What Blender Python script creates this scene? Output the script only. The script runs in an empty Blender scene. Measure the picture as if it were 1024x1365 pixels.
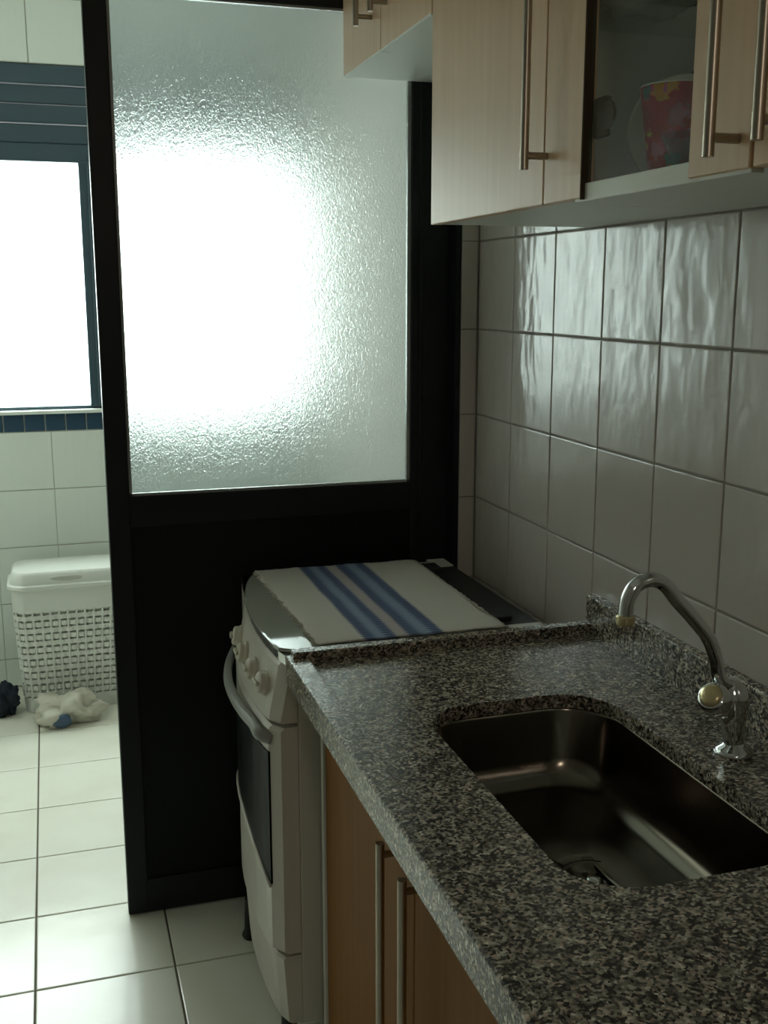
import bpy, bmesh, math, random
from mathutils import Vector, Matrix, noise
random.seed(7)
S = bpy.context.scene
COL = S.collection
# ------------------------------------------------------------------ camera
F_PX, YAW, PITCH = 1432.4, 0.2990, 0.2002
CAM = Vector((-0.9656, 0.0, 1.477))
cd = bpy.data.cameras.new('camera'); cam = bpy.data.objects.new('camera', cd); COL.objects.link(cam)
cd.sensor_fit = 'VERTICAL'; cd.sensor_height = 36.0; cd.lens = F_PX / 1365.0 * 36.0
cd.clip_start = 0.02
cam.location = CAM
fwd = Vector((math.sin(YAW)*math.cos(PITCH), math.cos(YAW)*math.cos(PITCH), -math.sin(PITCH)))
cam.rotation_euler = fwd.to_track_quat('-Z', 'Y').to_euler()
S.camera = cam
# ------------------------------------------------------------------ world, lights, exposure
SKY = 16.0
w = bpy.data.worlds.new('sky'); S.world = w; w.use_nodes = True
bg = w.node_tree.nodes['Background']; bg.inputs[0].default_value = (0.92, 1.0, 0.96, 1); bg.inputs[1].default_value = SKY

def area(name, loc, rot, sx, sy, power, color=(1, 1, 1), portal=False):
    l = bpy.data.lights.new(name, 'AREA'); l.shape = 'RECTANGLE'; l.size = sx; l.size_y = sy; l.energy = power; l.color = color
    if portal: l.cycles.is_portal = True
    o = bpy.data.objects.new(name, l); COL.objects.link(o); o.location = loc; o.rotation_euler = rot
    return o
area('window_portal', (-0.80, 4.155, 1.50), (-math.pi/2, 0, 0), 1.60, 0.90, 1, portal=True)
area('rear_fill_light', (-0.95, -1.40, 2.10), (math.pi/2-0.25, 0, 0), 0.20, 0.20, 3.0, (1.0, 0.86, 0.72))  # added warm fill lamp out of view behind the camera; no doorway there

vs = S.view_settings
vs.view_transform = 'Standard'; vs.look = 'None'; vs.gamma = 1.0; vs.use_curve_mapping = False; vs.exposure = 0.0
S.display_settings.display_device = 'sRGB'
cy = S.cycles
cy.use_denoising = True; cy.max_bounces = 14; cy.diffuse_bounces = 6; cy.glossy_bounces = 5; cy.transmission_bounces = 10
cy.transparent_max_bounces = 12; cy.sample_clamp_indirect = 8.0; cy.caustics_refractive = True; cy.caustics_reflective = True

# ------------------------------------------------------------------ materials
def sset(b, **k):
    for n, v in k.items():
        n = n.replace('_', ' ')
        if n in b.inputs: b.inputs[n].default_value = v
def mat(name, color, rough=0.5, metal=0.0, spec=0.5, coat=0.0, bump=None, var=None, trans=0.0, ior=1.45):
    m = bpy.data.materials.new(name); m.use_nodes = True; nt = m.node_tree; b = nt.nodes['Principled BSDF']
    b.inputs['Base Color'].default_value = (*color, 1); b.inputs['Roughness'].default_value = rough
    b.inputs['Metallic'].default_value = metal; b.inputs['Specular IOR Level'].default_value = spec
    b.inputs['Coat Weight'].default_value = coat; b.inputs['Transmission Weight'].default_value = trans; b.inputs['IOR'].default_value = ior
    tc = nt.nodes.new('ShaderNodeTexCoord')
    if bump:   # (scale xyz, detail, strength, distance)
        sc, det, st, dist = bump
        mp = nt.nodes.new('ShaderNodeMapping'); mp.inputs['Scale'].default_value = sc
        nz = nt.nodes.new('ShaderNodeTexNoise'); nz.inputs['Scale'].default_value = 1.0; nz.inputs['Detail'].default_value = det
        bp = nt.nodes.new('ShaderNodeBump'); bp.inputs['Strength'].default_value = st; bp.inputs['Distance'].default_value = dist
        geo = nt.nodes.new('ShaderNodeNewGeometry')
        nt.links.new(geo.outputs['Position'], mp.inputs['Vector']); nt.links.new(mp.outputs[0], nz.inputs['Vector'])
        nt.links.new(nz.outputs[0], bp.inputs['Height']); nt.links.new(bp.outputs[0], b.inputs['Normal'])
    if var:    # (scale xyz, other colour, low, high)
        sc, c2, lo, hi = var
        mp = nt.nodes.new('ShaderNodeMapping'); mp.inputs['Scale'].default_value = sc
        geo = nt.nodes.new('ShaderNodeNewGeometry'); nz = nt.nodes.new('ShaderNodeTexNoise'); nz.inputs['Scale'].default_value = 1.0
        nz.inputs['Detail'].default_value = 4
        cr = nt.nodes.new('ShaderNodeValToRGB'); cr.color_ramp.elements[0].position = lo; cr.color_ramp.elements[1].position = hi
        cr.color_ramp.elements[0].color = (*color, 1); cr.color_ramp.elements[1].color = (*c2, 1)
        nt.links.new(geo.outputs['Position'], mp.inputs['Vector']); nt.links.new(mp.outputs[0], nz.inputs['Vector'])
        nt.links.new(nz.outputs[0], cr.inputs[0]); nt.links.new(cr.outputs[0], b.inputs['Base Color'])
    return m

M = {}
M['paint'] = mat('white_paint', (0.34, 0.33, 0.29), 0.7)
M['ceiling'] = mat('ceiling_paint', (0.62, 0.62, 0.58), 0.8)
M['grout'] = mat('grout', (0.30, 0.275, 0.235), 0.9)
M['light_grout'] = mat('light_grout', (0.42, 0.42, 0.37), 0.9)
M['white_gloss'] = mat('laundry_paint', (0.78, 0.78, 0.72), 0.6)
M['floor_grout'] = mat('floor_grout', (0.10, 0.085, 0.06), 0.9)
M['wall_tile'] = mat('glazed_wall_tile', (0.50, 0.45, 0.405), 0.15, coat=0.0, spec=0.55, bump=((16, 16, 9), 2.0, 0.30, 0.012))
M['laundry_tile'] = mat('laundry_tile', (0.72, 0.77, 0.73), 0.25, bump=((70, 70, 3), 1.0, 0.25, 0.004))
M['navy_tile'] = mat('navy_tile', (0.035, 0.075, 0.12), 0.2)
M['floor_tile'] = mat('floor_tile', (0.76, 0.76, 0.68), 0.22, bump=((9, 9, 9), 2.0, 0.12, 0.01), var=((5, 5, 5), (0.70, 0.69, 0.60), 0.35, 0.75))
M['black_frame'] = mat('black_painted_aluminium', (0.010, 0.012, 0.013), 0.42, spec=0.3)
M['black_panel'] = mat('black_sheet', (0.006, 0.008, 0.007), 0.5, spec=0.2, bump=((40, 40, 40), 3.0, 0.1, 0.004))
M['window_frame'] = mat('slate_window_frame', (0.045, 0.078, 0.10), 0.35)
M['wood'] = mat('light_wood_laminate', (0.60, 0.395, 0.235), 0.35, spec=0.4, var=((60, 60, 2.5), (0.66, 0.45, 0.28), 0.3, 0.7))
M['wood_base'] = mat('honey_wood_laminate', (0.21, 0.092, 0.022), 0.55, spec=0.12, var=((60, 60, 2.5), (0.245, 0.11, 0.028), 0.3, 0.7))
M['white_lam'] = mat('white_laminate', (0.66, 0.66, 0.60), 0.4)
M['steel'] = mat('brushed_nickel', (0.42, 0.37, 0.30), 0.32, metal=1.0)
M['chrome'] = mat('chrome', (0.72, 0.74, 0.74), 0.08, metal=1.0)
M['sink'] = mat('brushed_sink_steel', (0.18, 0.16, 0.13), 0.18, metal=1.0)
M['gold'] = mat('worn_brass_cap', (0.72, 0.62, 0.36), 0.25, metal=0.6)
M['enamel'] = mat('white_stove_enamel', (0.56, 0.53, 0.47), 0.28)
M['enamel_grey'] = mat('grey_stove_enamel', (0.30, 0.31, 0.29), 0.3)
M['knob'] = mat('cream_knob_plastic', (0.58, 0.54, 0.44), 0.4)
M['black_glass'] = mat('black_oven_glass', (0.004, 0.005, 0.005), 0.32, spec=0.05)
M['lid_glass'] = mat('grey_lid_glass', (0.36, 0.36, 0.31), 0.05, spec=0.9, ior=1.7)
M['black_plastic'] = mat('black_plastic', (0.012, 0.012, 0.012), 0.5)
M['white_plastic'] = mat('white_plastic', (0.66, 0.68, 0.64), 0.35)
M['hamper_in'] = mat('hamper_inner_plastic', (0.46, 0.48, 0.43), 0.5)
M['porcelain'] = mat('white_porcelain', (0.85, 0.85, 0.80), 0.15)
M['hinge'] = mat('hinge_steel', (0.07, 0.05, 0.035), 0.9, spec=0.0)
M['bottle'] = mat('dark_green_glass', (0.008, 0.02, 0.015), 0.08)
M['navy_cloth'] = mat('dark_navy_cloth', (0.012, 0.018, 0.03), 0.9)

def granite():
    m = bpy.data.materials.new('speckled_granite'); m.use_nodes = True; nt = m.node_tree; b = nt.nodes['Principled BSDF']
    geo = nt.nodes.new('ShaderNodeNewGeometry')
    def ramp(inp, els):
        c = nt.nodes.new('ShaderNodeValToRGB'); cr = c.color_ramp
        while len(cr.elements) < len(els): cr.elements.new(0.5)
        for e, (p, col) in zip(cr.elements, els): e.position = p; e.color = (*col, 1)
        nt.links.new(inp, c.inputs[0]); return c
    v = nt.nodes.new('ShaderNodeTexVoronoi'); v.inputs['Scale'].default_value = 290; nt.links.new(geo.outputs['Position'], v.inputs['Vector'])
    sep = nt.nodes.new('ShaderNodeSeparateColor'); nt.links.new(v.outputs['Color'], sep.inputs[0])
    c1 = ramp(sep.outputs[0], [(0.0, (0.030, 0.027, 0.022)), (0.24, (0.10, 0.09, 0.075)), (0.42, (0.24, 0.22, 0.18)), (0.65, (0.42, 0.38, 0.32)), (0.85, (0.48, 0.37, 0.30)), (0.94, (0.62, 0.58, 0.50))])
    c1.color_ramp.interpolation = 'CONSTANT'
    n = nt.nodes.new('ShaderNodeTexNoise'); n.inputs['Scale'].default_value = 90; n.inputs['Detail'].default_value = 3; nt.links.new(geo.outputs['Position'], n.inputs['Vector'])
    c2 = ramp(n.outputs[0], [(0.33, (0.40, 0.39, 0.37)), (0.62, (1.2, 1.17, 1.1))])
    mx = nt.nodes.new('ShaderNodeMix'); mx.data_type = 'RGBA'; mx.blend_type = 'MULTIPLY'; mx.inputs[0].default_value = 1.0
    nt.links.new(c1.outputs[0], mx.inputs[6]); nt.links.new(c2.outputs[0], mx.inputs[7]); nt.links.new(mx.outputs[2], b.inputs['Base Color'])
    b.inputs['Roughness'].default_value = 0.22
    return m
M['granite'] = granite()

def frosted():
    m = bpy.data.materials.new('patterned_frosted_glass'); m.use_nodes = True; nt = m.node_tree
    nt.nodes.remove(nt.nodes['Principled BSDF']); out = nt.nodes['Material Output']
    geo = nt.nodes.new('ShaderNodeNewGeometry'); mp = nt.nodes.new('ShaderNodeMapping'); mp.inputs['Scale'].default_value = (165, 165, 115)
    nt.links.new(geo.outputs['Position'], mp.inputs[0])
    v = nt.nodes.new('ShaderNodeTexNoise'); v.inputs['Scale'].default_value = 1.0; v.inputs['Detail'].default_value = 3.5; v.inputs['Distortion'].default_value = 1.2
    nt.links.new(mp.outputs[0], v.inputs['Vector'])
    bp = nt.nodes.new('ShaderNodeBump'); bp.inputs['Strength'].default_value = 0.42; bp.inputs['Distance'].default_value = 0.003
    nt.links.new(v.outputs[0], bp.inputs['Height'])
    r = nt.nodes.new('ShaderNodeBsdfRefraction'); r.inputs['Color'].default_value = (0.83, 0.855, 0.855, 1); r.inputs['Roughness'].default_value = 0.31; r.inputs['IOR'].default_value = 1.45
    t = nt.nodes.new('ShaderNodeBsdfTranslucent'); t.inputs['Color'].default_value = (0.48, 0.54, 0.53, 1)
    g = nt.nodes.new('ShaderNodeBsdfGlossy'); g.inputs['Roughness'].default_value = 0.2; g.inputs['Color'].default_value = (1, 1, 1, 1)
    m1 = nt.nodes.new('ShaderNodeMixShader'); m1.inputs[0].default_value = 0.12
    m2 = nt.nodes.new('ShaderNodeMixShader'); m2.inputs[0].default_value = 0.06
    for s in (r, t, g): nt.links.new(bp.outputs[0], s.inputs['Normal'])
    nt.links.new(r.outputs[0], m1.inputs[1]); nt.links.new(t.outputs[0], m1.inputs[2])
    nt.links.new(m1.outputs[0], m2.inputs[1]); nt.links.new(g.outputs[0], m2.inputs[2]); nt.links.new(m2.outputs[0], out.inputs[0])
    return m
M['frosted'] = frosted()

def clear_glass(name, tint=(0.95, 0.98, 0.97), base=0.005, rough=0.0):
    m = bpy.data.materials.new(name); m.use_nodes = True; nt = m.node_tree
    nt.nodes.remove(nt.nodes['Principled BSDF']); out = nt.nodes['Material Output']
    t = nt.nodes.new('ShaderNodeBsdfTransparent'); t.inputs[0].default_value = (*tint, 1)
    g = nt.nodes.new('ShaderNodeBsdfGlossy'); g.inputs['Roughness'].default_value = rough
    lw = nt.nodes.new('ShaderNodeLayerWeight'); lw.inputs[0].default_value = 0.5
    pw = nt.nodes.new('ShaderNodeMath'); pw.operation = 'POWER'; pw.inputs[1].default_value = 5.0; nt.links.new(lw.outputs['Facing'], pw.inputs[0])
    f = nt.nodes.new('ShaderNodeMath'); f.operation = 'MULTIPLY_ADD'; f.inputs[1].default_value = 0.25; f.inputs[2].default_value = base; nt.links.new(pw.outputs[0], f.inputs[0])
    mx = nt.nodes.new('ShaderNodeMixShader')
    nt.links.new(f.outputs[0], mx.inputs[0]); nt.links.new(t.outputs[0], mx.inputs[1]); nt.links.new(g.outputs[0], mx.inputs[2]); nt.links.new(mx.outputs[0], out.inputs[0])
    return m
M['clear'] = clear_glass('clear_glass')
M['cab_glass'] = clear_glass('cabinet_glass', (0.97, 0.98, 0.96))
M['bowl_glass'] = clear_glass('bowl_glass', (0.72, 0.78, 0.72), rough=0.05)

def film():
    m = bpy.data.materials.new('thin_plastic_film'); m.use_nodes = True; nt = m.node_tree
    nt.nodes.remove(nt.nodes['Principled BSDF']); out = nt.nodes['Material Output']
    t = nt.nodes.new('ShaderNodeBsdfTransparent'); d = nt.nodes.new('ShaderNodeBsdfPrincipled')
    d.inputs['Base Color'].default_value = (0.75, 0.75, 0.70, 1); d.inputs['Roughness'].default_value = 0.25
    mx = nt.nodes.new('ShaderNodeMixShader'); mx.inputs[0].default_value = 0.75
    nt.links.new(t.outputs[0], mx.inputs[1]); nt.links.new(d.outputs[0], mx.inputs[2]); nt.links.new(mx.outputs[0], out.inputs[0])
    return m
M['film'] = film()

def floral():
    m = bpy.data.materials.new('red_floral_print'); m.use_nodes = True; nt = m.node_tree; b = nt.nodes['Principled BSDF']; b.inputs['Roughness'].default_value = 0.45; b.inputs['Specular IOR Level'].default_value = 0.12
    tc = nt.nodes.new('ShaderNodeTexCoord'); v = nt.nodes.new('ShaderNodeTexVoronoi'); v.inputs['Scale'].default_value = 40; v.inputs['Randomness'].default_value = 1.0
    wz_ = nt.nodes.new('ShaderNodeTexNoise'); wz_.inputs['Scale'].default_value = 70; nt.links.new(tc.outputs['Object'], wz_.inputs['Vector'])
    wa = nt.nodes.new('ShaderNodeVectorMath'); wa.operation = 'MULTIPLY_ADD'; wa.inputs[1].default_value = (0.03, 0.03, 0.03)
    nt.links.new(wz_.outputs['Color'], wa.inputs[0]); nt.links.new(tc.outputs['Object'], wa.inputs[2]); nt.links.new(wa.outputs[0], v.inputs['Vector'])
    sep = nt.nodes.new('ShaderNodeSeparateColor'); nt.links.new(v.outputs['Color'], sep.inputs[0])
    pal = nt.nodes.new('ShaderNodeValToRGB'); cr = pal.color_ramp; cr.interpolation = 'CONSTANT'
    for _ in range(3): cr.elements.new(0.5)
    for e, (p, c) in zip(cr.elements, [(0, (0.62, 0.30, 0.03)), (0.28, (0.55, 0.12, 0.22)), (0.5, (0.10, 0.22, 0.20)), (0.7, (0.55, 0.33, 0.06)), (0.85, (0.5, 0.2, 0.3))]): e.position = p; e.color = (*c, 1)
    nt.links.new(sep.outputs[0], pal.inputs[0])
    ms = nt.nodes.new('ShaderNodeValToRGB'); ms.color_ramp.elements[0].position = 0.42; ms.color_ramp.elements[1].position = 0.50
    nt.links.new(v.outputs['Distance'], ms.inputs[0])
    mx = nt.nodes.new('ShaderNodeMix'); mx.data_type = 'RGBA'; nt.links.new(ms.outputs[0], mx.inputs[0])
    nt.links.new(pal.outputs[0], mx.inputs[6]); mx.inputs[7].default_value = (0.42, 0.010, 0.014, 1); nt.links.new(mx.outputs[2], b.inputs['Base Color'])
    return m
M['floral'] = floral()

def cloth_mat():
    m = bpy.data.materials.new('striped_linen'); m.use_nodes = True; nt = m.node_tree; b = nt.nodes['Principled BSDF']; b.inputs['Roughness'].default_value = 0.95
    b.inputs['Specular IOR Level'].default_value = 0.1
    tc = nt.nodes.new('ShaderNodeTexCoord'); sp = nt.nodes.new('ShaderNodeSeparateXYZ'); nt.links.new(tc.outputs['Object'], sp.inputs[0])
    # small zig-zag of the woven bands
    wv = nt.nodes.new('ShaderNodeMath'); wv.operation = 'PINGPONG'; wv.inputs[1].default_value = 0.006; nt.links.new(sp.outputs[1], wv.inputs[0])
    ad = nt.nodes.new('ShaderNodeMath'); ad.operation = 'ADD'; nt.links.new(sp.outputs[0], ad.inputs[0]); nt.links.new(wv.outputs[0], ad.inputs[1])
    mr = nt.nodes.new('ShaderNodeMapRange'); mr.inputs[1].default_value = -0.19; mr.inputs[2].default_value = 0.19; nt.links.new(ad.outputs[0], mr.inputs[0])
    cr = nt.nodes.new('ShaderNodeValToRGB'); r = cr.color_ramp; r.interpolation = 'LINEAR'
    W = (0.62, 0.58, 0.52); B1 = (0.05, 0.085, 0.19); B2 = (0.21, 0.29, 0.43); P = (0.46, 0.41, 0.40)
    def X(x): return (x + 0.355 + 0.19) / 0.38
    st = [(0, W), (X(-.444), W), (X(-.438), B1), (X(-.424), B1), (X(-.414), B2), (X(-.404), B2), (X(-.394), B1), (X(-.382), B1), (X(-.376), P),
          (X(-.358), P), (X(-.352), B1), (X(-.338), B1), (X(-.326), B2), (X(-.314), B2), (X(-.304), B1), (X(-.290), B1), (X(-.284), W), (1, W)]
    while len(r.elements) < len(st): r.elements.new(0.5)
    for e, (p, c) in zip(r.elements, st): e.position = p; e.color = (*c, 1)
    nt.links.new(mr.outputs[0], cr.inputs[0])
    # cross threads
    ck = nt.nodes.new('ShaderNodeTexWave'); ck.bands_direction = 'Y'; ck.inputs['Scale'].default_value = 28; nt.links.new(tc.outputs['Object'], ck.inputs['Vector'])
    mx = nt.nodes.new('ShaderNodeMix'); mx.data_type = 'RGBA'; mx.blend_type = 'MIX'
    sm = nt.nodes.new('ShaderNodeMath'); sm.operation = 'MULTIPLY'; sm.inputs[1].default_value = 0.22; nt.links.new(ck.outputs[1], sm.inputs[0]); nt.links.new(sm.outputs[0], mx.inputs[0])
    nt.links.new(cr.outputs[0], mx.inputs[6]); mx.inputs[7].default_value = (0.55, 0.52, 0.48, 1); nt.links.new(mx.outputs[2], b.inputs['Base Color'])
    nz = nt.nodes.new('ShaderNodeTexNoise'); nz.inputs['Scale'].default_value = 350; nt.links.new(tc.outputs['Object'], nz.inputs['Vector'])
    bp = nt.nodes.new('ShaderNodeBump'); bp.inputs['Strength'].default_value = 0.4; bp.inputs['Distance'].default_value = 0.002
    nt.links.new(nz.outputs[0], bp.inputs['Height']); nt.links.new(bp.outputs[0], b.inputs['Normal'])
    return m
M['cloth'] = cloth_mat()

# ------------------------------------------------------------------ helpers
def wloc(o):
    v = Vector((0, 0, 0))
    while o: v += o.location; o = o.parent
    return v
def obj(name, bm, m, parent=None, smooth=False, origin=None, label=None):
    """link a bmesh (built in world coordinates) as one object"""
    org = Vector(origin) if origin is not None else (wloc(parent) if parent else Vector((0, 0, 0)))
    if isinstance(bm, MB): bm = bm.bm
    bmesh.ops.translate(bm, verts=bm.verts, vec=-org)
    bmesh.ops.recalc_face_normals(bm, faces=bm.faces)
    me = bpy.data.meshes.new(name); bm.to_mesh(me); bm.free()
    me.materials.append(M[m] if isinstance(m, str) else m)
    if smooth:
        for p in me.polygons: p.use_smooth = True
        if smooth == 'auto':
            me.set_sharp_from_angle(angle=math.radians(40))
    o = bpy.data.objects.new(name, me); COL.objects.link(o)
    if parent: o.parent = parent; o.location = org - wloc(parent)
    else: o.location = org
    if label: o['label'] = label
    return o
def thing(name, label, cat, loc=(0, 0, 0), group=None):
    o = bpy.data.objects.new(name, None); COL.objects.link(o); o.location = loc; o.empty_display_size = 0.05
    return tag(o, label, cat, group)
def tag(o, label, cat, group=None):
    o['label'] = label; o['category'] = cat
    if group: o['group'] = group
    return o
def struct(name, bm, m, parent=None, **k):
    o = obj(name, bm, m, parent, **k)
    if not parent: o['kind'] = 'structure'
    return o
class MB:
    def __init__(s): s.bm = bmesh.new()
    def box(s, x0, x1, y0, y1, z0, z1, bev=0.0, seg=2):
        r = bmesh.ops.create_cube(s.bm, size=1.0)['verts']
        bmesh.ops.scale(s.bm, verts=r, vec=(abs(x1-x0), abs(y1-y0), abs(z1-z0)))
        bmesh.ops.translate(s.bm, verts=r, vec=((x0+x1)/2, (y0+y1)/2, (z0+z1)/2))
        if bev > 0:
            es = list({e for v in r for e in v.link_edges})
            bmesh.ops.bevel(s.bm, geom=es, offset=bev, segments=seg, affect='EDGES', profile=0.5)
        return s
    def prism(s, loops, cap=True):
        """loops: list of equal-length closed rings (lists of points), skinned in order"""
        rows = [[s.bm.verts.new(p) for p in L] for L in loops]
        n = len(rows[0])
        for a, b in zip(rows, rows[1:]):
            for i in range(n): s.bm.faces.new((a[i], a[(i+1) % n], b[(i+1) % n], b[i]))
        if cap: s.bm.faces.new(rows[0][::-1]); s.bm.faces.new(rows[-1])
        return s
    def tube(s, pts, r, n=12, cap=True, flat=1.0):
        pts = [Vector(p) for p in pts]; rs = r if isinstance(r, (list, tuple)) else [r]*len(pts)
        loops = []; up = None
        for i, p in enumerate(pts):
            t = (pts[min(i+1, len(pts)-1)] - pts[max(i-1, 0)]).normalized()
            if up is None:
                up = Vector((0, 0, 1)) if abs(t.z) < 0.9 else Vector((0, 1, 0))
            a = t.cross(up).normalized(); b = a.cross(t).normalized(); up = b
            loops.append([p + (a*math.cos(2*math.pi*k/n)*flat + b*math.sin(2*math.pi*k/n))*rs[i] for k in range(n)])
        return s.prism(loops, cap)
    def lathe(s, prof, c, axis=(0, 0, 1), n=32, cap=True):
        """prof: (radius, height) along axis from c"""
        ax = Vector(axis).normalized(); a = ax.orthogonal().normalized(); b = ax.cross(a); c = Vector(c)
        loops = [[c + ax*h + (a*math.cos(2*math.pi*k/n) + b*math.sin(2*math.pi*k/n))*max(r, 1e-4) for k in range(n)] for r, h in prof]
        return s.prism(loops, cap)
def rrect(cx, cy_, hx, hy, r, z, n=6):
    pts = []
    for (sx, sy, a0) in ((1, 1, 0), (-1, 1, 90), (-1, -1, 180), (1, -1, 270)):
        for k in range(n+1):
            a = math.radians(a0 + 90*k/n)
            pts.append(Vector((cx + sx*(hx-r) + r*math.cos(a), cy_ + sy*(hy-r) + r*math.sin(a), z)))
    return pts
def smooth_path(pts, sub=6):
    pts = [Vector(p) for p in pts]; P = [pts[0]] + pts + [pts[-1]]; out = []
    for i in range(1, len(P)-2):
        for k in range(sub):
            t = k/sub; a, b, c, d = P[i-1], P[i], P[i+1], P[i+2]
            out.append(0.5*((2*b) + (c-a)*t + (2*a-5*b+4*c-d)*t*t + (3*b-a-3*c+d)*t**3))
    out.append(pts[-1]); return out

_tm = {}
def tile_mesh(w_, h_, axis, m, t=0.004, bev=0.0018):
    """pillow-edged slab lying in u,v with the face at +n; axis: 'x-' faces -x (u=y,v=z), 'y-' faces -y (u=x,v=z), 'z+' faces up (u=x,v=y)"""
    key = (round(w_, 4), round(h_, 4), axis, m)
    if key in _tm: return _tm[key]
    bm = bmesh.new()
    def P(u, v, n):
        return {'x-': (-n, u, v), 'y-': (u, -n, v), 'z+': (u, v, n)}[axis]
    rings = []
    for ins, dn in ((0, -t), (0, -bev), (bev*0.4, -bev*0.3), (bev*1.4, 0)):
        a, b = w_/2-ins, h_/2-ins
        rings.append([bm.verts.new(P(u, v, dn)) for u, v in ((-a, -b), (a, -b), (a, b), (-a, b))])
    for r0, r1 in zip(rings, rings[1:]):
        for i in range(4): bm.faces.new((r0[i], r0[(i+1) % 4], r1[(i+1) % 4], r1[i]))
    bm.faces.new(rings[-1])
    bmesh.ops.recalc_face_normals(bm, faces=bm.faces)
    c = sum((v.co for v in bm.verts), Vector())/len(bm.verts)
    top = bm.faces[:][-1]
    if (top.calc_center_median()-c).dot(top.normal) < 0: bmesh.ops.reverse_faces(bm, faces=bm.faces)
    me = bpy.data.meshes.new('tile'); bm.to_mesh(me); bm.free(); me.materials.append(M[m]); _tm[key] = me
    return me
def tiles(parent, axis, plane, us, vs, m, gap=0.003, gapu=None, skip=None, tilt=0.0025, name='tile'):
    n = 0
    for a, b in zip(us, us[1:]):
        for c, d in zip(vs, vs[1:]):
            if b-a < 0.012 or d-c < 0.012: continue
            if skip and skip((a+b)/2, (c+d)/2): continue
            o = bpy.data.objects.new(name, tile_mesh(b-a-(gapu or gap), d-c-gap, axis, m)); COL.objects.link(o); o.parent = parent
            u, v = (a+b)/2, (c+d)/2
            o.location = Vector({'x-': (plane, u, v), 'y-': (u, plane, v), 'z+': (u, v, plane)}[axis]) - wloc(parent)
            o.rotation_euler = [random.uniform(-tilt, tilt) for _ in range(3)]
            n += 1
    return n
def steps(start, step, lo, hi):
    k0 = math.ceil((lo-start)/step - 1e-6); out = []
    k = k0
    while start + k*step < hi - 1e-6: out.append(start+k*step); k += 1
    if not out or out[0] - lo > 1e-4: out = [lo] + out
    return out + [hi]

# ------------------------------------------------------------------ constants of the room (metres)
YC = 2.383          # where the tiled wall ends and the small return faces the camera
PY = 2.43           # front plane of the dark sliding partition
LY = 4.15           # far laundry wall
L0 = 1.596          # underside of tall wall cabinets and a grout line
XL = -1.80; YB = -1.50; ZC = 2.60

# ------------------------------------------------------------------ setting
fl = struct('floor', MB().box(XL-0.1, 0.3, YB-0.1, LY+0.1, -0.10, -0.0035), 'floor_grout')
tiles(fl, 'z+', 0.0, steps(-1.0764, 0.30, XL, 0.0), steps(2.2026, 0.293, YB, LY), 'floor_tile', gap=0.004, tilt=0.001)
wr = struct('wall_right', MB().box(0.004, 0.14, YB-0.1, LY+0.1, -0.1, ZC), 'grout')
tiles(wr, 'x-', 0.0, steps(YC, 0.20, 0.18, YC), steps(L0, 0.20, 0.0, ZC), 'wall_tile')
# short tiled return at the end of the wall
rt = struct('wall_return', MB().box(-0.040, 0.003, YC+0.004, PY+0.05, 0.0, ZC), 'grout')
tiles(rt, 'y-', YC, [-0.043, -0.001], steps(L0, 0.20, 0.0, ZC), 'wall_tile', gap=0.002)
struct('wall_left', MB().box(XL-0.12, XL, YB-0.1, PY+0.03, -0.1, ZC), 'paint')
struct('wall_laundry_left', MB().box(XL-0.12, XL, PY+0.03, LY+0.1, -0.1, ZC), 'white_gloss')
struct('wall_back', MB().box(XL, 0.0, YB-0.12, YB, -0.1, ZC), 'paint')
struct('ceiling', MB().box(XL-0.12, 0.14, YB-0.12, LY+0.2, ZC, ZC+0.1), 'ceiling')
struct('wall_above_door', MB().box(XL, -0.045, PY+0.003, PY+0.055, 2.25, ZC), 'paint')
struct('trim_2', MB().box(-0.056, -0.0435, YC+0.001, PY-0.0015, 0.0, 2.6), 'black_frame')
struct('trim_1', MB().box(XL, -0.045, PY-0.005, PY+0.06, 2.165, 2.25, 0.003), 'black_frame')

# far laundry wall around the window
WX0, WX1, WZ0, WZ1 = -1.62, 0.0-0.04, 1.048, 2.262
fw = MB()
fw.box(XL, 0.004, LY+0.004, LY+0.14, -0.1, WZ0); fw.box(XL, 0.004, LY+0.004, LY+0.14, WZ1, ZC)
fw.box(XL, WX0, LY+0.004, LY+0.14, WZ0, WZ1); fw.box(WX1, 0.004, LY+0.004, LY+0.14, WZ0, WZ1)
fwo = struct('wall_far', fw, 'light_grout')
T2 = 0.2165
tiles(fwo, 'y-', LY, steps(-0.978, T2, XL, 0.0), [0.0] + [0.978 - T2*k for k in (4, 3, 2, 1, 0)], 'laundry_tile', gapu=0.0015)
tiles(fwo, 'y-', LY, steps(-0.997, 0.0735, XL, 0.0), [0.978, 1.046], 'navy_tile', gap=0.004)
tiles(fwo, 'y-', LY, steps(-0.978, T2, XL, 0.0), [WZ1, WZ1+T2, ZC], 'laundry_tile')
# window
win = MB()
win.box(WX0, WX1, LY+0.01, LY+0.09, WZ0, 1.070, 0.004)                 # bottom rail
win.box(WX0, WX1, LY+0.01, LY+0.09, 1.936, 2.0, 0.004)
win.box(WX0, WX0+0.05, LY+0.012, LY+0.088, 1.06, 2.262, 0.004)
win.box(WX1-0.05, WX1, LY+0.012, LY+0.088, 1.06, 2.262, 0.004)
wno = struct('window_1', win, 'window_frame')
wno['label'] = 'slate framed laundry window with white daylight outside'
obj('mullion', MB().box(-0.830, -0.742, LY+0.002, LY+0.082, 1.066, 1.940, 0.004).box(-0.800, -0.772, LY-0.006, LY+0.01, 1.07, 1.936, 0.003), 'window_frame', wno)
for z0, z1, yy in ((2.195, 2.262, -0.004), (2.13, 2.195, 0.004), (2.065, 2.13, -0.002), (2.0, 2.065, 0.006)):
    obj('shutter_slat', MB().box(WX0+0.05, WX1-0.05, LY+yy, LY+0.08, z0, z1-0.003, 0.004), 'window_frame', wno)
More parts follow.
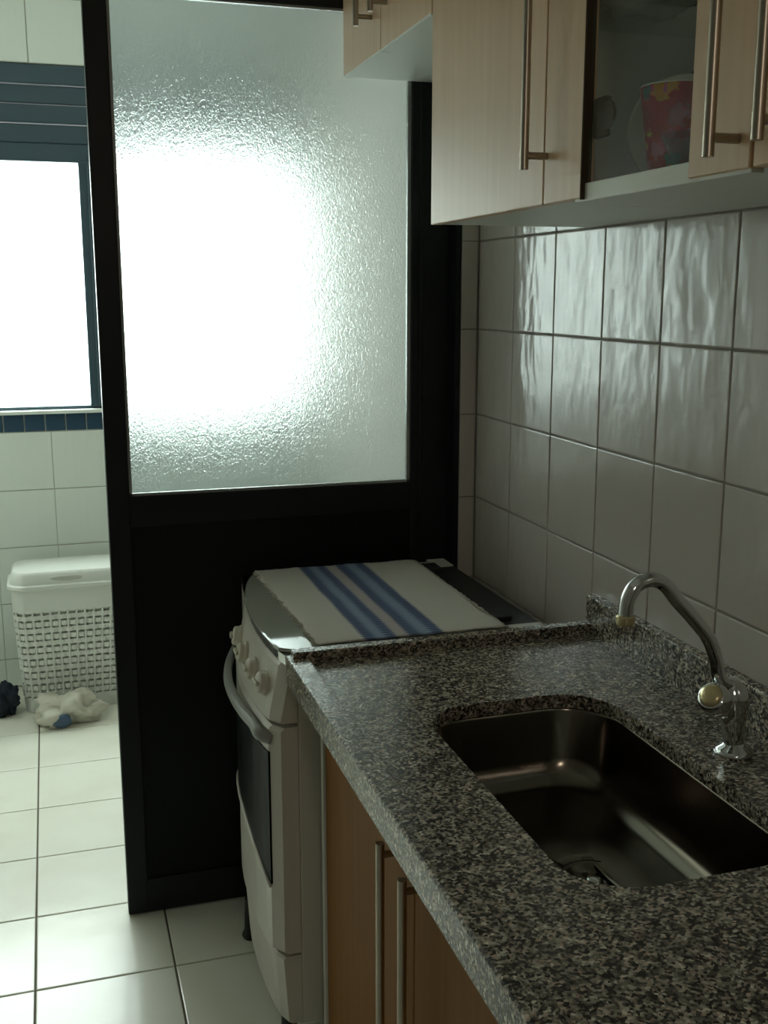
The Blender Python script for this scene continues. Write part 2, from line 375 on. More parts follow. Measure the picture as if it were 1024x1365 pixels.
for x0, x1 in ((WX0+0.05, -0.83), (-0.742, WX1-0.05)):
    obj('pane', MB().box(x0, x1, LY+0.045, LY+0.049, 1.07, 1.936), 'clear', wno)
obj('sill', MB().box(WX0-0.02, WX1+0.02, LY-0.022, LY+0.01, WZ0-0.004, WZ0+0.010, 0.003), 'laundry_tile', wno)

# dark sliding door leaf with patterned glass
LX0, LX1, GX0, GX1, GZ0, GZ1, LZT = -0.862, -0.046, -0.813, -0.150, 1.031, 2.088, 2.165
lf = MB()
lf.box(LX0, GX0, PY, PY+0.040, 0.004, LZT, 0.003); lf.box(GX1, LX1, PY, PY+0.040, 0.004, LZT, 0.003)
lf.box(GX0-0.002, GX1+0.002, PY+0.001, PY+0.039, GZ1, LZT, 0.002)
lf.box(GX0-0.002, GX1+0.002, PY+0.001, PY+0.039, GZ0-0.07, GZ0, 0.002)
lf.box(GX0-0.002, GX1+0.002, PY+0.001, PY+0.039, 0.004, 0.09, 0.002)
leaf = struct('door_1', lf, 'black_frame'); leaf['label'] = 'black sliding door leaf with patterned frosted glass above a dark panel'
obj('lower_panel', MB().box(GX0-0.004, GX1+0.004, PY+0.008, PY+0.030, 0.085, GZ0-0.066), 'black_panel', leaf)
obj('frosted_pane', MB().box(GX0-0.004, GX1+0.004, PY+0.017, PY+0.022, GZ0-0.004, GZ1+0.004), 'frosted', leaf)
b = MB()   # glazing beads
b.box(GX0, GX0+0.006, PY+0.006, PY+0.0165, GZ0, GZ1); b.box(GX1-0.008, GX1, PY+0.006, PY+0.0165, GZ0, GZ1)
b.box(GX0, GX1, PY+0.006, PY+0.0165, GZ0, GZ0+0.006); b.box(GX0, GX1, PY+0.006, PY+0.0165, GZ1-0.005, GZ1)
obj('glazing_bead', b, 'enamel_grey', leaf, label='thin grey bead around the glass')
obj('edge_ridge', MB().box(GX1+0.020, GX1+0.028, PY-0.006, PY+0.002, 0.01, 2.16, 0.002), 'black_frame', leaf)

# ------------------------------------------------------------------ worktop and sink
CX0, CX1, CY0, CY1, CZ, CT = -0.600, -0.001, -0.30, 1.76, 0.850, 0.022
HX0, HX1, HY0, HY1, HR = -0.458, -0.156, 0.925, 1.472, 0.085
ct = thing('countertop', 'grey speckled granite worktop with raised edge around the steel sink', 'countertop', (-0.3, 0.73, CZ-CT))
hc = ((HX0+HX1)/2, (HY0+HY1)/2); hh = ((HX1-HX0)/2, (HY1-HY0)/2)
def outer_pt(p):
    d = Vector((p.x-hc[0], p.y-hc[1])); ts = []
    if abs(d.x) > 1e-9: ts.append(((CX1 if d.x > 0 else CX0)-hc[0])/d.x)
    if abs(d.y) > 1e-9: ts.append(((CY1 if d.y > 0 else CY0)-hc[1])/d.y)
    t = min(ts); return Vector((hc[0]+d.x*t, hc[1]+d.y*t, p.z))
def ring(z): 
    base = rrect(hc[0], hc[1], hh[0], hh[1], HR, z, 10)
    # wobble like a hand-cut edge
    return [p + Vector((noise.noise(p*23)*0.0012, noise.noise(p*29)*0.0012, 0)) for p in base]
angs = ring(CZ)
# outer ring: insert exact corners by snapping the nearest ray
outs = [outer_pt(p) for p in angs]
for cx_, cy2 in ((CX0, CY0), (CX0, CY1), (CX1, CY0), (CX1, CY1)):
    i = min(range(len(outs)), key=lambda k: (outs[k].x-cx_)**2+(outs[k].y-cy2)**2); outs[i] = Vector((cx_, cy2, CZ))
hole_top = [p.copy() for p in angs]
hole_r = [Vector((p.x + (p.x-hc[0])/hh[0]*0.003*-1, p.y, CZ-0.003)) for p in angs]
slab = bmesh.new()
seq = [[Vector((p.x, p.y, CZ-CT)) for p in outs], outs, hole_top, [Vector((p.x, p.y, CZ-CT)) for p in hole_top]]
rows = [[slab.verts.new(p) for p in L] for L in seq]; n_ = len(outs)
for a_, b_ in zip(rows, rows[1:] + rows[:1]):
    for i in range(n_): slab.faces.new((a_[i], a_[(i+1) % n_], b_[(i+1) % n_], b_[i]))
obj('slab', slab, 'granite', ct)
obj('front_lip', MB().box(CX0-0.003, CX0+0.034, CY0, CY1, CZ-0.042, CZ+0.009, 0.0035), 'granite', ct)
obj('end_lip', MB().box(CX0+0.006, CX1, CY1-0.024, CY1+0.003, CZ-0.042, CZ+0.019, 0.003), 'granite', ct)
obj('backsplash', MB().box(-0.021, 0.0, CY0, CY1+0.004, CZ-0.002, CZ+0.070, 0.0025), 'granite', ct)

# sink bowl hung under the hole
sk = thing('sink', 'stainless steel undermount sink bowl set into the granite worktop', 'sink', (hc[0], hc[1], CZ-0.19))
bowl = bmesh.new(); loops = []
for z, ins, r in ((CZ-0.0225, -0.016, .095), (CZ-0.0225, -0.008, .088), (CZ-0.030, -0.006, .087), (CZ-0.105, 0.004, .085), (CZ-0.125, 0.011, .085), (CZ-0.137, 0.021, .08), (CZ-0.145, 0.041, .07), (CZ-0.148, 0.075, .05)):
    loops.append(rrect(hc[0], hc[1], hh[0]-ins, hh[1]-ins, r if r < hh[0]-ins else hh[0]-ins-.002, z, 10))
DR = Vector((-0.300, 1.190, CZ-0.154))
lastn = len(loops[0])
last = loops[-1]
for f_ in (0.6, 0.25):
    loops.append([Vector((DR.x + (p.x-DR.x)*f_, DR.y + (p.y-DR.y)*f_, DR.z + (p.z-DR.z)*f_)) for p in last])
dr_ring = [Vector((DR.x + (p.x-DR.x)/math.hypot(p.x-DR.x, p.y-DR.y)*0.045, DR.y + (p.y-DR.y)/math.hypot(p.x-DR.x, p.y-DR.y)*0.045, DR.z)) for p in last]
loops[-1] = [Vector((DR.x + (p.x-DR.x)/math.hypot(p.x-DR.x, p.y-DR.y)*0.065, DR.y + (p.y-DR.y)/math.hypot(p.x-DR.x, p.y-DR.y)*0.065, DR.z+0.001)) for p in last]
loops.append(dr_ring)
rows = [[bowl.verts.new(p) for p in L] for L in loops]
for a_, b_ in zip(rows, rows[1:]):
    for i in range(lastn): bowl.faces.new((a_[i], a_[(i+1) % lastn], b_[(i+1) % lastn], b_[i]))
bo = obj('bowl', bowl, 'sink', sk, smooth=True)
sm_ = bo.modifiers.new('thickness', 'SOLIDIFY'); sm_.thickness = 0.0012; sm_.offset = 1
dr = obj('drain', MB().lathe([(0.044, -0.012), (0.050, 0.0005), (0.047, 0.003), (0.040, 0.0015), (0.036, -0.006), (0.001, -0.007)], DR, n=32), 'sink', sk, smooth=True)
obj('strainer', MB().lathe([(0.012, -0.006), (0.012, 0.001), (0.008, 0.003), (0.001, 0.0035)], DR, n=20), 'chrome', dr, smooth=True)
g = MB()
for k in range(8):
    a = math.tau*k/8; g.box(DR.x+math.cos(a)*0.025-0.004, DR.x+math.cos(a)*0.025+0.004, DR.y+math.sin(a)*0.025-0.004, DR.y+math.sin(a)*0.025+0.004, DR.z-0.0062, DR.z-0.0052)
obj('drain_hole', g, 'black_plastic', dr)

# faucet
FB = Vector((-0.087, 1.195, CZ))
fa = thing('faucet', 'chrome swan-neck kitchen tap standing behind the sink', 'faucet', FB)
obj('flange', MB().lathe([(0.027, 0.0), (0.028, 0.004), (0.024, 0.009), (0.017, 0.013), (0.015, 0.018)], FB, n=32), 'chrome', fa, smooth=True)
obj('body', MB().lathe([(0.014, 0.012), (0.0145, 0.02), (0.017, 0.045), (0.021, 0.065), (0.022, 0.082), (0.019, 0.096), (0.012, 0.106), (0.010, 0.110)], FB, axis=(-0.10, 0, 1), n=32), 'chrome', fa, smooth=True)
top = FB + Vector((-0.012, -0.002, 0.102))
path = smooth_path([top, (-0.122, 1.19, 0.965), (-0.129, 1.19, 0.992), (-0.143, 1.19, 1.024), (-0.168, 1.19, 1.054), (-0.194, 1.19, 1.081), (-0.214, 1.19, 1.104), (-0.235, 1.19, 1.113), (-0.256, 1.19, 1.107), (-0.268, 1.19, 1.088), (-0.270, 1.19, 1.066)], 5)
obj('spout', MB().tube(path, [0.0085 + 0.0015*min(1, i/12) for i in range(len(path))], 16), 'chrome', fa, smooth=True)
obj('aerator', MB().lathe([(0.0115, 0.0), (0.0125, 0.003), (0.0125, 0.011), (0.0105, 0.013)], (-0.270, 1.19, 1.055), n=24), 'gold', fa, smooth='auto', label='brassy worn tip of the spout')
kd = Vector((-0.62, -0.30, 0.50)).normalized(); kb = FB + Vector((-0.010, 0, 0.060))
obj('valve_stem', MB().lathe([(0.015, 0.0), (0.014, 0.025), (0.011, 0.040)], kb, axis=kd, n=24), 'chrome', fa, smooth=True)
kn = obj('knob', MB().lathe([(0.010, 0.038), (0.020, 0.044), (0.0225, 0.052), (0.021, 0.064), (0.0175, 0.069)], kb, axis=kd, n=32), 'chrome', fa, smooth=True)
obj('knob_cap', MB().lathe([(0.0165, 0.068), (0.015, 0.0725), (0.009, 0.075), (0.001, 0.076)], kb, axis=kd, n=28), 'gold', kn, smooth=True, label='gold coloured cap of the tap knob')

# ------------------------------------------------------------------ cabinets
def bar_handle(parent, x_face, y, z0, z1, out=0.033, r=0.0058):
    s = -1
    xb = x_face - out
    h = obj('handle', MB().tube([(xb, y, z0), (xb, y, z1)], r, 12), 'steel', parent, smooth='auto')
    for z in (z0+0.018, z1-0.018):
        obj('handle_post', MB().tube([(x_face+0.0005, y, z), (xb, y, z)], r*0.85, 10), 'steel', h, smooth='auto')
def door(parent, x_face, y0, y1, z0, z1, m, t=0.018):
    d = obj('door', MB().box(x_face, x_face+t, y0+0.0015, y1-0.0015, z0, z1, 0.0012, 1), m, parent)
    return d
def carcass(x0, x1, y0, y1, z0, z1, t=0.015, front=False):
    b = MB(); b.box(x0, x1, y0, y0+t, z0, z1); b.box(x0, x1, y1-t, y1, z0, z1); b.box(x0, x1, y0+t, y1-t, z0, z0+t)
    b.box(x0, x1, y0+t, y1-t, z1-t, z1); b.box(x1-0.006, x1, y0+t, y1-t, z0+t, z1-t)
    return b
XF = -0.312; ZT = 2.55
# short cabinet over the stove
c1 = thing('wall_cabinet', 'short light wood wall cabinet with white underside, above the stove', 'cabinet', (-0.15, 2.14, 1.945))
obj('carcass', carcass(XF+0.0195, -0.002, 1.8445, 2.372, 1.945, ZT), 'white_lam', c1)
obj('filler', MB().box(XF+0.0195, -0.046, 2.372, 2.424, 1.945, ZT), 'white_lam', c1)
d = door(c1, XF, 1.845, 2.142, 1.9455, ZT, 'wood'); bar_handle(d, XF, 2.103, 2.004, 2.25)
d = door(c1, XF, 2.142, 2.424, 1.9455, ZT, 'wood'); bar_handle(d, XF, 2.205, 2.000, 2.25)
for y0, y1 in ((1.847, 2.140), (2.144, 2.422)):
    obj('edge_strip', MB().box(XF-0.0005, XF+0.019, y0, y1, 1.9415, 1.9452), 'white_lam', c1, label='pale lower edge of the door')
# tall cabinet, solid door
c2 = thing('wall_cabinet', 'tall light wood wall cabinet with one solid door, left of the glass-fronted one', 'cabinet', (-0.15, 1.615, L0))
obj('carcass', carcass(XF+0.0195, -0.002, 1.3875, 1.8425, L0+0.001, ZT), 'white_lam', c2)
d = door(c2, XF, 1.3865, 1.8425, L0, ZT, 'wood'); bar_handle(d, XF, 1.378, 1.640, 2.06)
d.location = d.location
# glass-fronted cabinet
c3 = thing('wall_cabinet', 'glass-fronted light wood wall cabinet holding the crockery', 'cabinet', (-0.15, 1.155, L0))
obj('carcass', carcass(XF+0.0195, -0.002, 0.9255, 1.3855, L0+0.001, ZT), 'white_lam', c3)
obj('bottom_edge', MB().box(XF+0.004, XF+0.0192, 0.93, 1.30, L0-0.004, L0+0.018, 0.001), 'white_lam', c3, label='pale front edge of the cabinet floor')
obj('shelf', MB().box(XF+0.035, -0.0085, 0.9415, 1.3695, 1.818, 1.824), 'clear', c3, label='clear glass shelf')
obj('stile', MB().box(XF, XF+0.018, 1.277, 1.385, L0, ZT, 0.0012, 1), 'wood', c3)
gd = obj('glass_door', MB().box(XF+0.003, XF+0.008, 1.030, 1.272, L0+0.001, ZT-0.002), 'cab_glass', c3)
obj('door_profile', MB().box(XF-0.001, XF+0.012, 1.2725, 1.2765, L0-0.002, ZT), 'hinge', gd, label='thin dark metal edge of the glass')
obj('stile', MB().box(XF, XF+0.018, 0.928, 1.034, L0, ZT, 0.0012, 1), 'wood', gd)
bar_handle(gd, XF, 0.948, 1.607, 2.03)
hg = MB(); hg.lathe([(0.017, 0), (0.017, 0.004), (0.012, 0.006)], (XF+0.0085, 1.232, 1.690), axis=(1, 0, 0), n=20)
hg.box(XF+0.0085, XF+0.018, 1.236, 1.268, 1.666, 1.714, 0.003)
obj('hinge', hg, 'hinge', gd, smooth='auto', label='round metal hinge on the glass')
# next cabinet toward the camera
c4 = thing('wall_cabinet', 'light wood wall cabinet at the right frame edge, right of the glass-fronted one', 'cabinet', (-0.15, 0.7, L0))
obj('carcass', carcass(XF+0.0195, -0.002, 0.4655, 0.9235, L0+0.001, ZT), 'white_lam', c4)
d = door(c4, XF, 0.4665, 0.9240, L0, ZT, 'wood'); bar_handle(d, XF, 0.872, 1.613, 2.03)

# base cabinets
XB = -0.535
def base(y0, y1, ys, label, hs):
    c = thing('base_cabinet', label, 'cabinet', (-0.27, (y0+y1)/2, 0.0))
    obj('carcass', MB().box(XB+0.0195, -0.004, y0+0.001, y1-0.001, 0.10, 0.8065).box(XB+0.06, -0.05, y0+0.01, y1-0.01, 0.0, 0.10), 'white_lam', c) if False else None
    b = MB(); t = 0.016
    b.box(XB+0.0195, -0.004, y0+0.001, y0+t, 0.10, 0.8065); b.box(XB+0.0195, -0.004, y1-t, y1-0.001, 0.10, 0.8065)
    b.box(XB+0.0195, -0.004, y0+t, y1-t, 0.10, 0.116); b.box(-0.010, -0.004, y0+t, y1-t, 0.116, 0.8065)
    obj('carcass', b, 'white_lam', c)
    obj('plinth', MB().box(XB+0.055, XB+0.075, y0+0.004, y1-0.004, 0.001, 0.10), 'white_lam', c)
    for (a, b2), h in zip(ys, hs):
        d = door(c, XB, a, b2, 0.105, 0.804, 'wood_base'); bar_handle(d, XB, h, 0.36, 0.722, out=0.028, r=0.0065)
    return c
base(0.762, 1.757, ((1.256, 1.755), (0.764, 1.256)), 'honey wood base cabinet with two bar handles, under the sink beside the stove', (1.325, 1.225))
sp_ = thing('end_panel', 'narrow white end panel between the stove and the base cabinet', 'panel', (-0.27, 1.766, 0.0))
obj('panel', MB().box(XB-0.004, -0.004, 1.7585, 1.774, 0.001, CZ-0.0435, 0.001), 'white_lam', sp_)
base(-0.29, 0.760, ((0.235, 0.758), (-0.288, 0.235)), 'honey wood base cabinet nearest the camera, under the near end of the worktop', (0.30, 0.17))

# ------------------------------------------------------------------ crockery behind the glass
SF = L0 + 0.0162
cup = thing('mug', 'red floral tapered mug behind the glass cabinet door', 'mug', (-0.205, 1.235, SF))
c = Vector((-0.205, 1.235, SF))
obj('cup_wall', MB().lathe([(0.001, 0.0), (0.028, 0.0), (0.030, 0.003), (0.036, 0.045), (0.043, 0.095), (0.0455, 0.114), (0.0435, 0.1145), (0.040, 0.090), (0.033, 0.040), (0.027, 0.006), (0.001, 0.005)], c, n=40), 'floral', cup, smooth=True)
obj('rim', MB().lathe([(0.0450, 0.1135), (0.0458, 0.1150), (0.0447, 0.1165), (0.0432, 0.1150)], c, n=40, cap=False), 'porcelain', cup, smooth=True, label='white rim')
obj('cup_handle', MB().tube(smooth_path([c+Vector((0.036, 0.010, 0.09)), c+Vector((0.058, 0.016, 0.088)), c+Vector((0.064, 0.018, 0.062)), c+Vector((0.048, 0.013, 0.034)), c+Vector((0.031, 0.009, 0.03))], 5), 0.0048, 10), 'floral', cup, smooth=True)
pc = Vector((-0.150, 1.305, SF+0.0735)); pn = Vector((-0.55, -0.82, 0.12)).normalized()
pl = obj('plate', MB().lathe([(0.001, -0.006), (0.042, -0.006), (0.052, 0.0), (0.069, 0.006), (0.0725, 0.0075), (0.0725, 0.0095), (0.068, 0.009), (0.050, 0.003), (0.040, -0.002), (0.001, -0.002)], pc, axis=pn, n=48), 'porcelain', origin=(pc.x, pc.y, SF), smooth=True)
tag(pl, 'small white plate standing upright behind the red floral mug', 'plate')
bc = Vector((-0.250, 1.115, SF))
bl = obj('bowl', MB().lathe([(0.001, 0.0), (0.018, 0.0), (0.020, 0.003), (0.034, 0.022), (0.041, 0.042), (0.0395, 0.042), (0.032, 0.023), (0.018, 0.005), (0.001, 0.004)], bc, n=40), 'bowl_glass', origin=bc, smooth=True)
tag(bl, 'small clear glass bowl in front of the red floral mug', 'bowl')
kc = Vector((-0.098, 1.348, SF))
bt = thing('bottle', 'dark bottle with pale cap standing behind the floral mug', 'bottle', kc)
obj('bottle_body', MB().lathe([(0.001, 0), (0.016, 0), (0.018, 0.004), (0.018, 0.135), (0.0175, 0.155), (0.009, 0.168), (0.008, 0.180)], kc, n=28), 'bottle', bt, smooth=True)
obj('cap', MB().lathe([(0.0095, 0.179), (0.0095, 0.197), (0.008, 0.199)], kc, n=20), 'porcelain', bt, smooth='auto')

def lump(c, rx, ry, rz, amp, freq, seed, seg=28, floor=None):
    bm = bmesh.new(); bmesh.ops.create_icosphere(bm, subdivisions=4, radius=1.0)
    for v in bm.verts:
        d = v.co.normalized(); q = d*freq + Vector((seed, seed*1.7, 0))
        k = 1 + amp*(noise.noise(q)*1.2 + 0.6*abs(noise.noise(q*2.3)) + 0.35*noise.noise(q*5))
        p = Vector((d.x*rx*k, d.y*ry*k, d.z*rz*k)) + Vector(c)
        if floor is not None and p.z < floor: p.z = floor + 0.0005
        v.co = p
    return bm
bag = obj('plastic_bag', lump((-0.205, 1.275, 1.862), 0.055, 0.085, 0.040, 0.55, 1.9, 3.1, floor=1.8245), 'film', origin=(-0.205, 1.275, 1.8245), smooth=True)
tag(bag, 'crumpled clear plastic bag on the shelf behind the glass cabinet door', 'bag')

# ------------------------------------------------------------------ stove
PRO = [(1.800, -0.594), (1.85, -0.604), (1.92, -0.610), (2.0, -0.612), (2.08, -0.610), (2.15, -0.603), (2.22, -0.592), (2.29, -0.576), (2.35, -0.556), (2.385, -0.540)]
SY0, SY1, SXB = 1.800, 2.385, -0.080
def prof(y):
    if y <= PRO[0][0]: return PRO[0][1]
    for (a, xa), (b, xb) in zip(PRO, PRO[1:]):
        if y <= b: return xa + (xb-xa)*(y-a)/(b-a)
    return PRO[-1][1]
def bow(levels, y0, y1, xback, n=24, rc=0.012):
    """levels: (z, dx) front follows the bowed profile shifted by dx"""
    b = MB(); loops = []
    for z, dx in levels:
        L = []
        for i in range(n+1):
            t = i/n; y = y0 + (y1-y0)*t
            x = prof(y) + dx
            e = min(t, 1-t)*(y1-y0)
            if e < rc: x += rc - math.sqrt(max(0, rc*rc-(rc-e)**2))
            L.append(Vector((x, y, z)))
        L += [Vector((xback, y1, z)), Vector((xback, y0, z))]
        loops.append(L)
    return b.prism(loops)
st = thing('stove', 'white free-standing gas stove with bowed front between the worktop and the dark door', 'stove', (-0.33, 2.09, 0.0))
obj('body', MB().box(-0.574, SXB, SY0+0.001, SY1-0.001, 0.095, 0.832, 0.003), 'enamel', st)
obj('lower_front', bow([(0.100, -0.004), (0.105, -0.012), (0.238, -0.020), (0.244, -0.016)], SY0+0.002, SY1-0.002, -0.5742, rc=0.006), 'enamel', st)
# oven door
od = obj('oven_door', bow([(0.250, -0.018), (0.256, -0.026), (0.698, -0.026), (0.706, -0.018)], SY0+0.001, SY1-0.001, -0.5745, rc=0.014), 'enamel', st)
wb = MB(); N = 26; lo = []; hi = []
def wz(y):   # smile-shaped lower edge of the glass
    s = (y-(SY0+SY1)/2)/0.28; return 0.450 - 0.065*s*s
for side, dx in ((0, -0.0275), (1, -0.0235)):
    pass
ys = [SY0+0.022+(SY1-SY0-0.044)*i/N for i in range(N+1)]
front = [(prof(y)-0.0280, y) for y in ys]; 
f_lo = [wb.bm.verts.new((x, y, wz(y))) for x, y in front]; f_hi = [wb.bm.verts.new((x, y, 0.655)) for x, y in front]
b_lo = [wb.bm.verts.new((x+0.004, y, wz(y))) for x, y in front]; b_hi = [wb.bm.verts.new((x+0.004, y, 0.655)) for x, y in front]
for i in range(N):
    for A, B in ((f_lo, f_hi), (b_hi, b_lo), (b_lo, f_lo), (f_hi, b_hi)): wb.bm.faces.new((A[i], A[i+1], B[i+1], B[i]))
wb.bm.faces.new((f_lo[0], f_hi[0], b_hi[0], b_lo[0])); wb.bm.faces.new((f_lo[-1], b_lo[-1], b_hi[-1], f_hi[-1]))
obj('oven_window', wb, 'black_glass', od)
rimp = [(prof(y)-0.0285, y, wz(y)-0.004) for y in ys]
obj('window_trim', MB().tube(rimp, 0.004, 8), 'enamel', od, smooth=True)
hp = [(prof(SY0+0.02)-0.020, SY0+0.022, 0.680), (prof(SY0+0.03)-0.040, SY0+0.035, 0.688)]
for i in range(9):
    t = i/8; y = SY0+0.075 + (SY1-SY0-0.15)*t; hp.append((prof(y)-0.037-0.008*math.sin(math.pi*t), y, 0.692))
hp += [(prof(SY1-0.03)-0.040, SY1-0.035, 0.688), (prof(SY1-0.02)-0.020, SY1-0.022, 0.680)]
obj('oven_handle', MB().tube(smooth_path(hp, 4), 0.0125, 14, flat=0.7), 'enamel_grey', od, smooth=True, label='grey bowed handle bar')
# control panel
obj('control_panel', bow([(0.714, -0.020), (0.716, -0.024), (0.818, -0.004), (0.824, 0.002)], SY0+0.001, SY1-0.001, -0.5742, rc=0.012), 'enamel', st)
for y in (1.868, 1.948, 2.048, 2.155):
    z = 0.772; x = prof(y) - 0.0155; nrm = Vector((-1, (prof(y+0.01)-prof(y-0.01))/0.02, 0.2)).normalized()
    nrm.y = (prof(y+0.01)-prof(y-0.01))/0.02
    k = obj('knob', MB().lathe([(0.0235, -0.004), (0.0235, 0.003), (0.0205, 0.006), (0.0195, 0.013), (0.016, 0.016), (0.001, 0.0165)], (x, y, z), axis=nrm, n=24), 'knob', st, smooth='auto')
    obj('knob_grip', MB().box(-0.015, 0.015, -0.004, 0.004, 0.0, 0.006, 0.002), 'knob', k, origin=(0, 0, 0))
    gp = k.children[0]; gp.location = Vector((x, y, z)) + nrm.normalized()*0.0160 - wloc(k); gp.rotation_mode = 'QUATERNION'; gp.rotation_quaternion = nrm.to_track_quat('Z', 'Y')
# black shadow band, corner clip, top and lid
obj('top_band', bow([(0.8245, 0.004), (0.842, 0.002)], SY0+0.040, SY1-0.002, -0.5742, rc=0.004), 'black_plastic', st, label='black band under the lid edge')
obj('corner_clip', bow([(0.8245, 0.001), (0.842, 0.000)], SY0+0.002, SY0+0.0395, -0.5742, rc=0.004), 'chrome', st, label='shiny metal clip at the near front corner')
obj('cooktop', MB().box(-0.574, SXB, SY0+0.0015, SY1-0.0015, 0.832, 0.842, 0.001), 'enamel_grey', st)
lid = obj('lid', bow([(0.843, -0.001), (0.8445, -0.003), (0.849, -0.003), (0.8505, 0.000)], SY0+0.004, SY1-0.004, -0.162, rc=0.03), 'lid_glass', st, label='glossy grey glass lid, closed')
for y in (1.90, 2.29):
    obj('lid_hinge', MB().box(-0.160, -0.125, y-0.03, y+0.03, 0.8425, 0.856, 0.003), 'black_plastic', lid)
obj('back_rail', MB().box(-0.158, SXB, SY0+0.040, SY1-0.075, 0.8421, 0.8455, 0.0015), 'black_plastic', st, label='black strip behind the lid')
obj('back_corner', MB().box(-0.150, SXB, SY0+0.002, SY0+0.038, 0.8421, 0.8490, 0.0015), 'enamel', st)
obj('back_corner', MB().box(-0.125, SXB, SY1-0.073, SY1-0.002, 0.8421, 0.8475, 0.0015), 'enamel', st)
for x, y in ((-0.603, SY0+0.05), (-0.604, SY1-0.12), (-0.13, SY0+0.05), (-0.13, SY1-0.05)):
    obj('foot', MB().lathe([(0.021, 0.0005), (0.023, 0.006), (0.017, 0.02), (0.015, 0.098)], (x+0.012, y, 0), n=16), 'black_plastic', st, smooth='auto')

# cloth on the lid
cl = bmesh.new(); NX, NY = 48, 60; vsq = {}
X0, X1, Y0, Y1 = -0.546, -0.166, 1.808, 2.362
for i in range(NX+1):
    for j in range(NY+1):
        u, v = i/NX, j/NY
        y = Y0 + (Y1-Y0)*v; xl = X0 + 0.014*(1-v); x = xl + (X1-xl)*u
        if i in (0, NX): x += random.uniform(-0.003, 0.003)
        if j in (0, NY): y += random.uniform(-0.002, 0.002)
        x += 0.006*noise.noise(Vector((0.0, y*6, 1.3)))*(1 if u > .5 else -.6) + (0.004*noise.noise(Vector((0.5, y*30, 5.3))) if i in (0, NX) else 0)
        z = 0.8535 + 0.0022*(noise.noise(Vector((x*14, y*9, 0)))+0.6) + 0.0008*noise.noise(Vector((x*50, y*50, 2)))
        vsq[i, j] = cl.verts.new((x, y, z))
for i in range(NX):
    for j in range(NY): cl.faces.new((vsq[i, j], vsq[i+1, j], vsq[i+1, j+1], vsq[i, j+1]))
co = obj('cloth', cl, 'cloth', origin=(-0.355, 2.085, 0.851), smooth=True)
so = co.modifiers.new('thickness', 'SOLIDIFY'); so.thickness = 0.0016; so.offset = 1
tag(co, 'off-white linen runner with two blue bands spread over the stove lid', 'cloth')
fr = MB()
for y in [Y0+0.004+0.0068*k for k in range(81)]:
    for xe, s in ((X0, -1), (X1, 1)):
        a = random.uniform(-0.003, 0.003); xq = xe + (0.014*(1-(y-Y0)/(Y1-Y0)) if s < 0 else 0); fr.tube([(xq-s*0.003, y, 0.8555), (xq+s*random.uniform(.004, .008), y+a, 0.8535)], 0.0011, 4)
fro = obj('fringe', fr, mat('linen_thread', (0.62, 0.58, 0.52), 0.95), co, label='short frayed fringe along both edges'); fro['kind'] = 'stuff'

# ------------------------------------------------------------------ laundry things
HC = Vector((-0.935, 3.950, 0.0))
hm = thing('laundry_hamper', 'white woven-plastic laundry hamper with lid against the laundry wall', 'hamper', HC)
def hbox(z): t = z/0.455; return 0.186 + 0.024*t, 0.098 + 0.016*t
lv = []
for z in (0.002, 0.03, 0.455):
    a, b = hbox(z); lv.append(rrect(HC.x, HC.y, a-0.006, b-0.006, 0.045, z, 5))
obj('liner', MB().prism(lv), 'hamper_in', hm)
a, b = hbox(0.02); obj('base_band', MB().prism([rrect(HC.x, HC.y, a+0.001, b+0.001, 0.05, 0.001, 6), rrect(HC.x, HC.y, a+0.004, b+0.004, 0.05, 0.055, 6)]), 'white_plastic', hm, smooth='auto')
a, b = hbox(0.43); obj('top_band', MB().prism([rrect(HC.x, HC.y, a+0.000, b+0.000, 0.05, 0.375, 6), rrect(HC.x, HC.y, a+0.004, b+0.004, 0.05, 0.458, 6)]), 'white_plastic', hm, smooth='auto')
def loop_pts(z, n):
    a, b = hbox(z); base_ = rrect(0, 0, a, b, 0.045, z, 8); per = [0.0]
    for p, q in zip(base_, base_[1:]+base_[:1]): per.append(per[-1]+(q-p).length)
    out = []
    for k in range(n):
        s = per[-1]*k/n; i = max(j for j in range(len(per)-1) if per[j] <= s+1e-9)
        p = base_[i]; q = base_[(i+1) % len(base_)]; t = (s-per[i])/max(1e-9, per[i+1]-per[i])
        pt = p.lerp(q, t); d = (q-p).normalized(); out.append((pt, Vector((d.y, -d.x, 0))))
    return out
NR = 40
for r_ in range(13):
    z = 0.070 + 0.0238*r_; pts = loop_pts(z, NR*4); rows_ = []
    for dz, th in ((-0.0085, 0.0), (-0.0085, 0.003), (0.0085, 0.003), (0.0085, 0.0)):
        L = []
        for k, (p, nn) in enumerate(pts):
            wv = 0.0045*math.sin(math.pi*k/2.0 + (math.pi if r_ % 2 else 0) + math.pi/4)
            q = p + nn*(wv*0.8 + th - 0.001) + Vector((0, 0, dz)); L.append(Vector((q.x+HC.x, q.y+HC.y, q.z)))
        rows_.append(L)
    bm = bmesh.new(); R_ = [[bm.verts.new(q) for q in L] for L in rows_]; n_ = len(R_[0])
    for A, B in zip(R_, R_[1:]+R_[:1]):
        for i in range(n_): bm.faces.new((A[i], A[(i+1) % n_], B[(i+1) % n_], B[i]))
    obj('weave_strip', bm, 'white_plastic', hm)
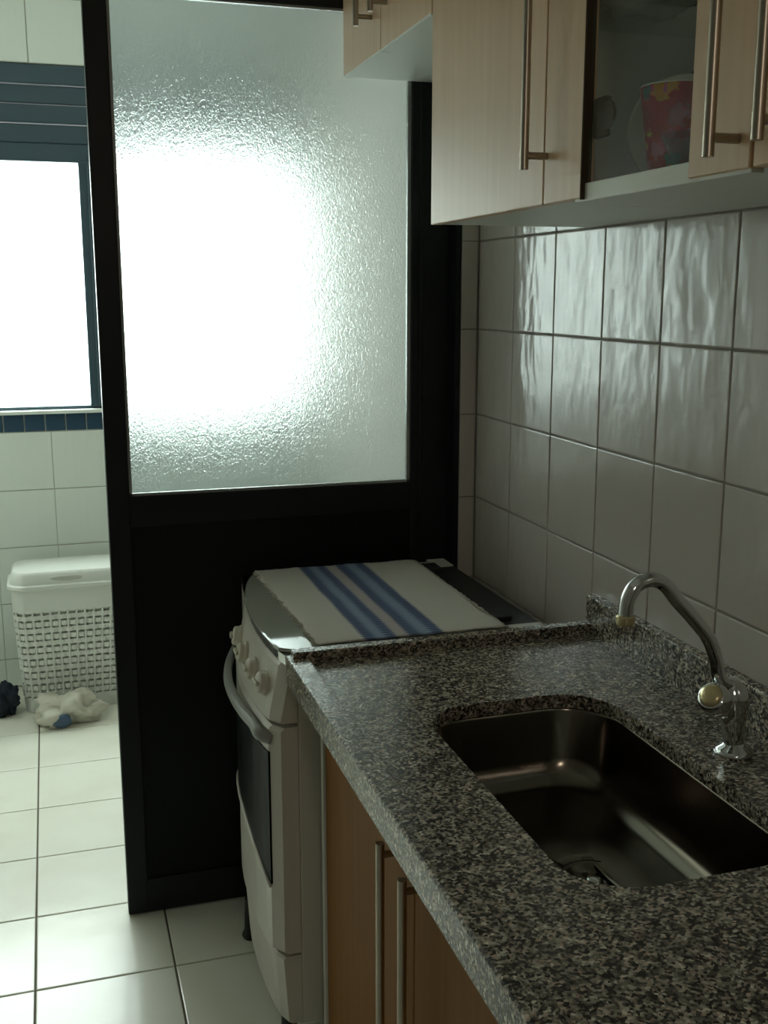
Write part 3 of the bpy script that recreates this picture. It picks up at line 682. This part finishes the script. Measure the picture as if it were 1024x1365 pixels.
for k in range(0, NR):
    p0 = loop_pts(0.055, NR)[k]; p1 = loop_pts(0.38, NR)[k]
    obj('rib', MB().tube([Vector((HC.x, HC.y, 0))+p0[0]+p0[1]*0.001, Vector((HC.x, HC.y, 0))+p1[0]+p1[1]*0.001], 0.0038, 6), 'white_plastic', hm)
ld = obj('lid', MB().prism([rrect(HC.x, HC.y, 0.218, 0.122, 0.055, 0.4585, 8), rrect(HC.x, HC.y, 0.224, 0.128, 0.06, 0.464, 8), rrect(HC.x, HC.y, 0.223, 0.127, 0.06, 0.474, 8),
    rrect(HC.x, HC.y, 0.214, 0.117, 0.055, 0.478, 8), rrect(HC.x, HC.y, 0.208, 0.111, 0.055, 0.512, 8), rrect(HC.x, HC.y, 0.200, 0.103, 0.05, 0.520, 8),
    rrect(HC.x, HC.y, 0.186, 0.089, 0.045, 0.518, 8), rrect(HC.x, HC.y, 0.14, 0.05, 0.04, 0.523, 8)]), 'white_plastic', hm, smooth='auto')
gs = bmesh.new(); bmesh.ops.create_uvsphere(gs, u_segments=20, v_segments=10, radius=1.0)
for v in gs.verts: v.co = Vector((HC.x-0.02+v.co.x*0.055, HC.y-0.1135+v.co.y*0.004, 0.4955+v.co.z*0.010))
obj('grip_recess_shade', gs, 'hamper_in', ld, smooth=True, label='darker oval painted as the shade of the grip recess')  # oval in darker plastic stands in for shade inside the grip recess

bg1 = thing('plastic_bag', 'white crumpled plastic bag on the floor in front of the hamper', 'bag', (-0.975, 3.73, 0.0))
obj('bag_film', lump((-0.975, 3.735, 0.042), 0.105, 0.062, 0.058, 0.5, 1.6, 5.2, floor=0.001), mat('milky_plastic', (0.60, 0.58, 0.50), 0.3), bg1, smooth=True)
obj('print_patch', lump((-1.000, 3.672, 0.028), 0.032, 0.010, 0.022, 0.3, 1.5, 8.1, floor=0.002), mat('blue_print', (0.07, 0.12, 0.20), 0.4), bg1, smooth=True, label='blue printed patch')
nv = obj('dark_bundle', lump((-1.185, 3.87, 0.055), 0.040, 0.045, 0.060, 0.45, 1.7, 1.1, floor=0.001), 'navy_cloth', origin=(-1.185, 3.87, 0.0), smooth=True)
tag(nv, 'dark crumpled bundle on the floor left of the hamper', 'bundle')
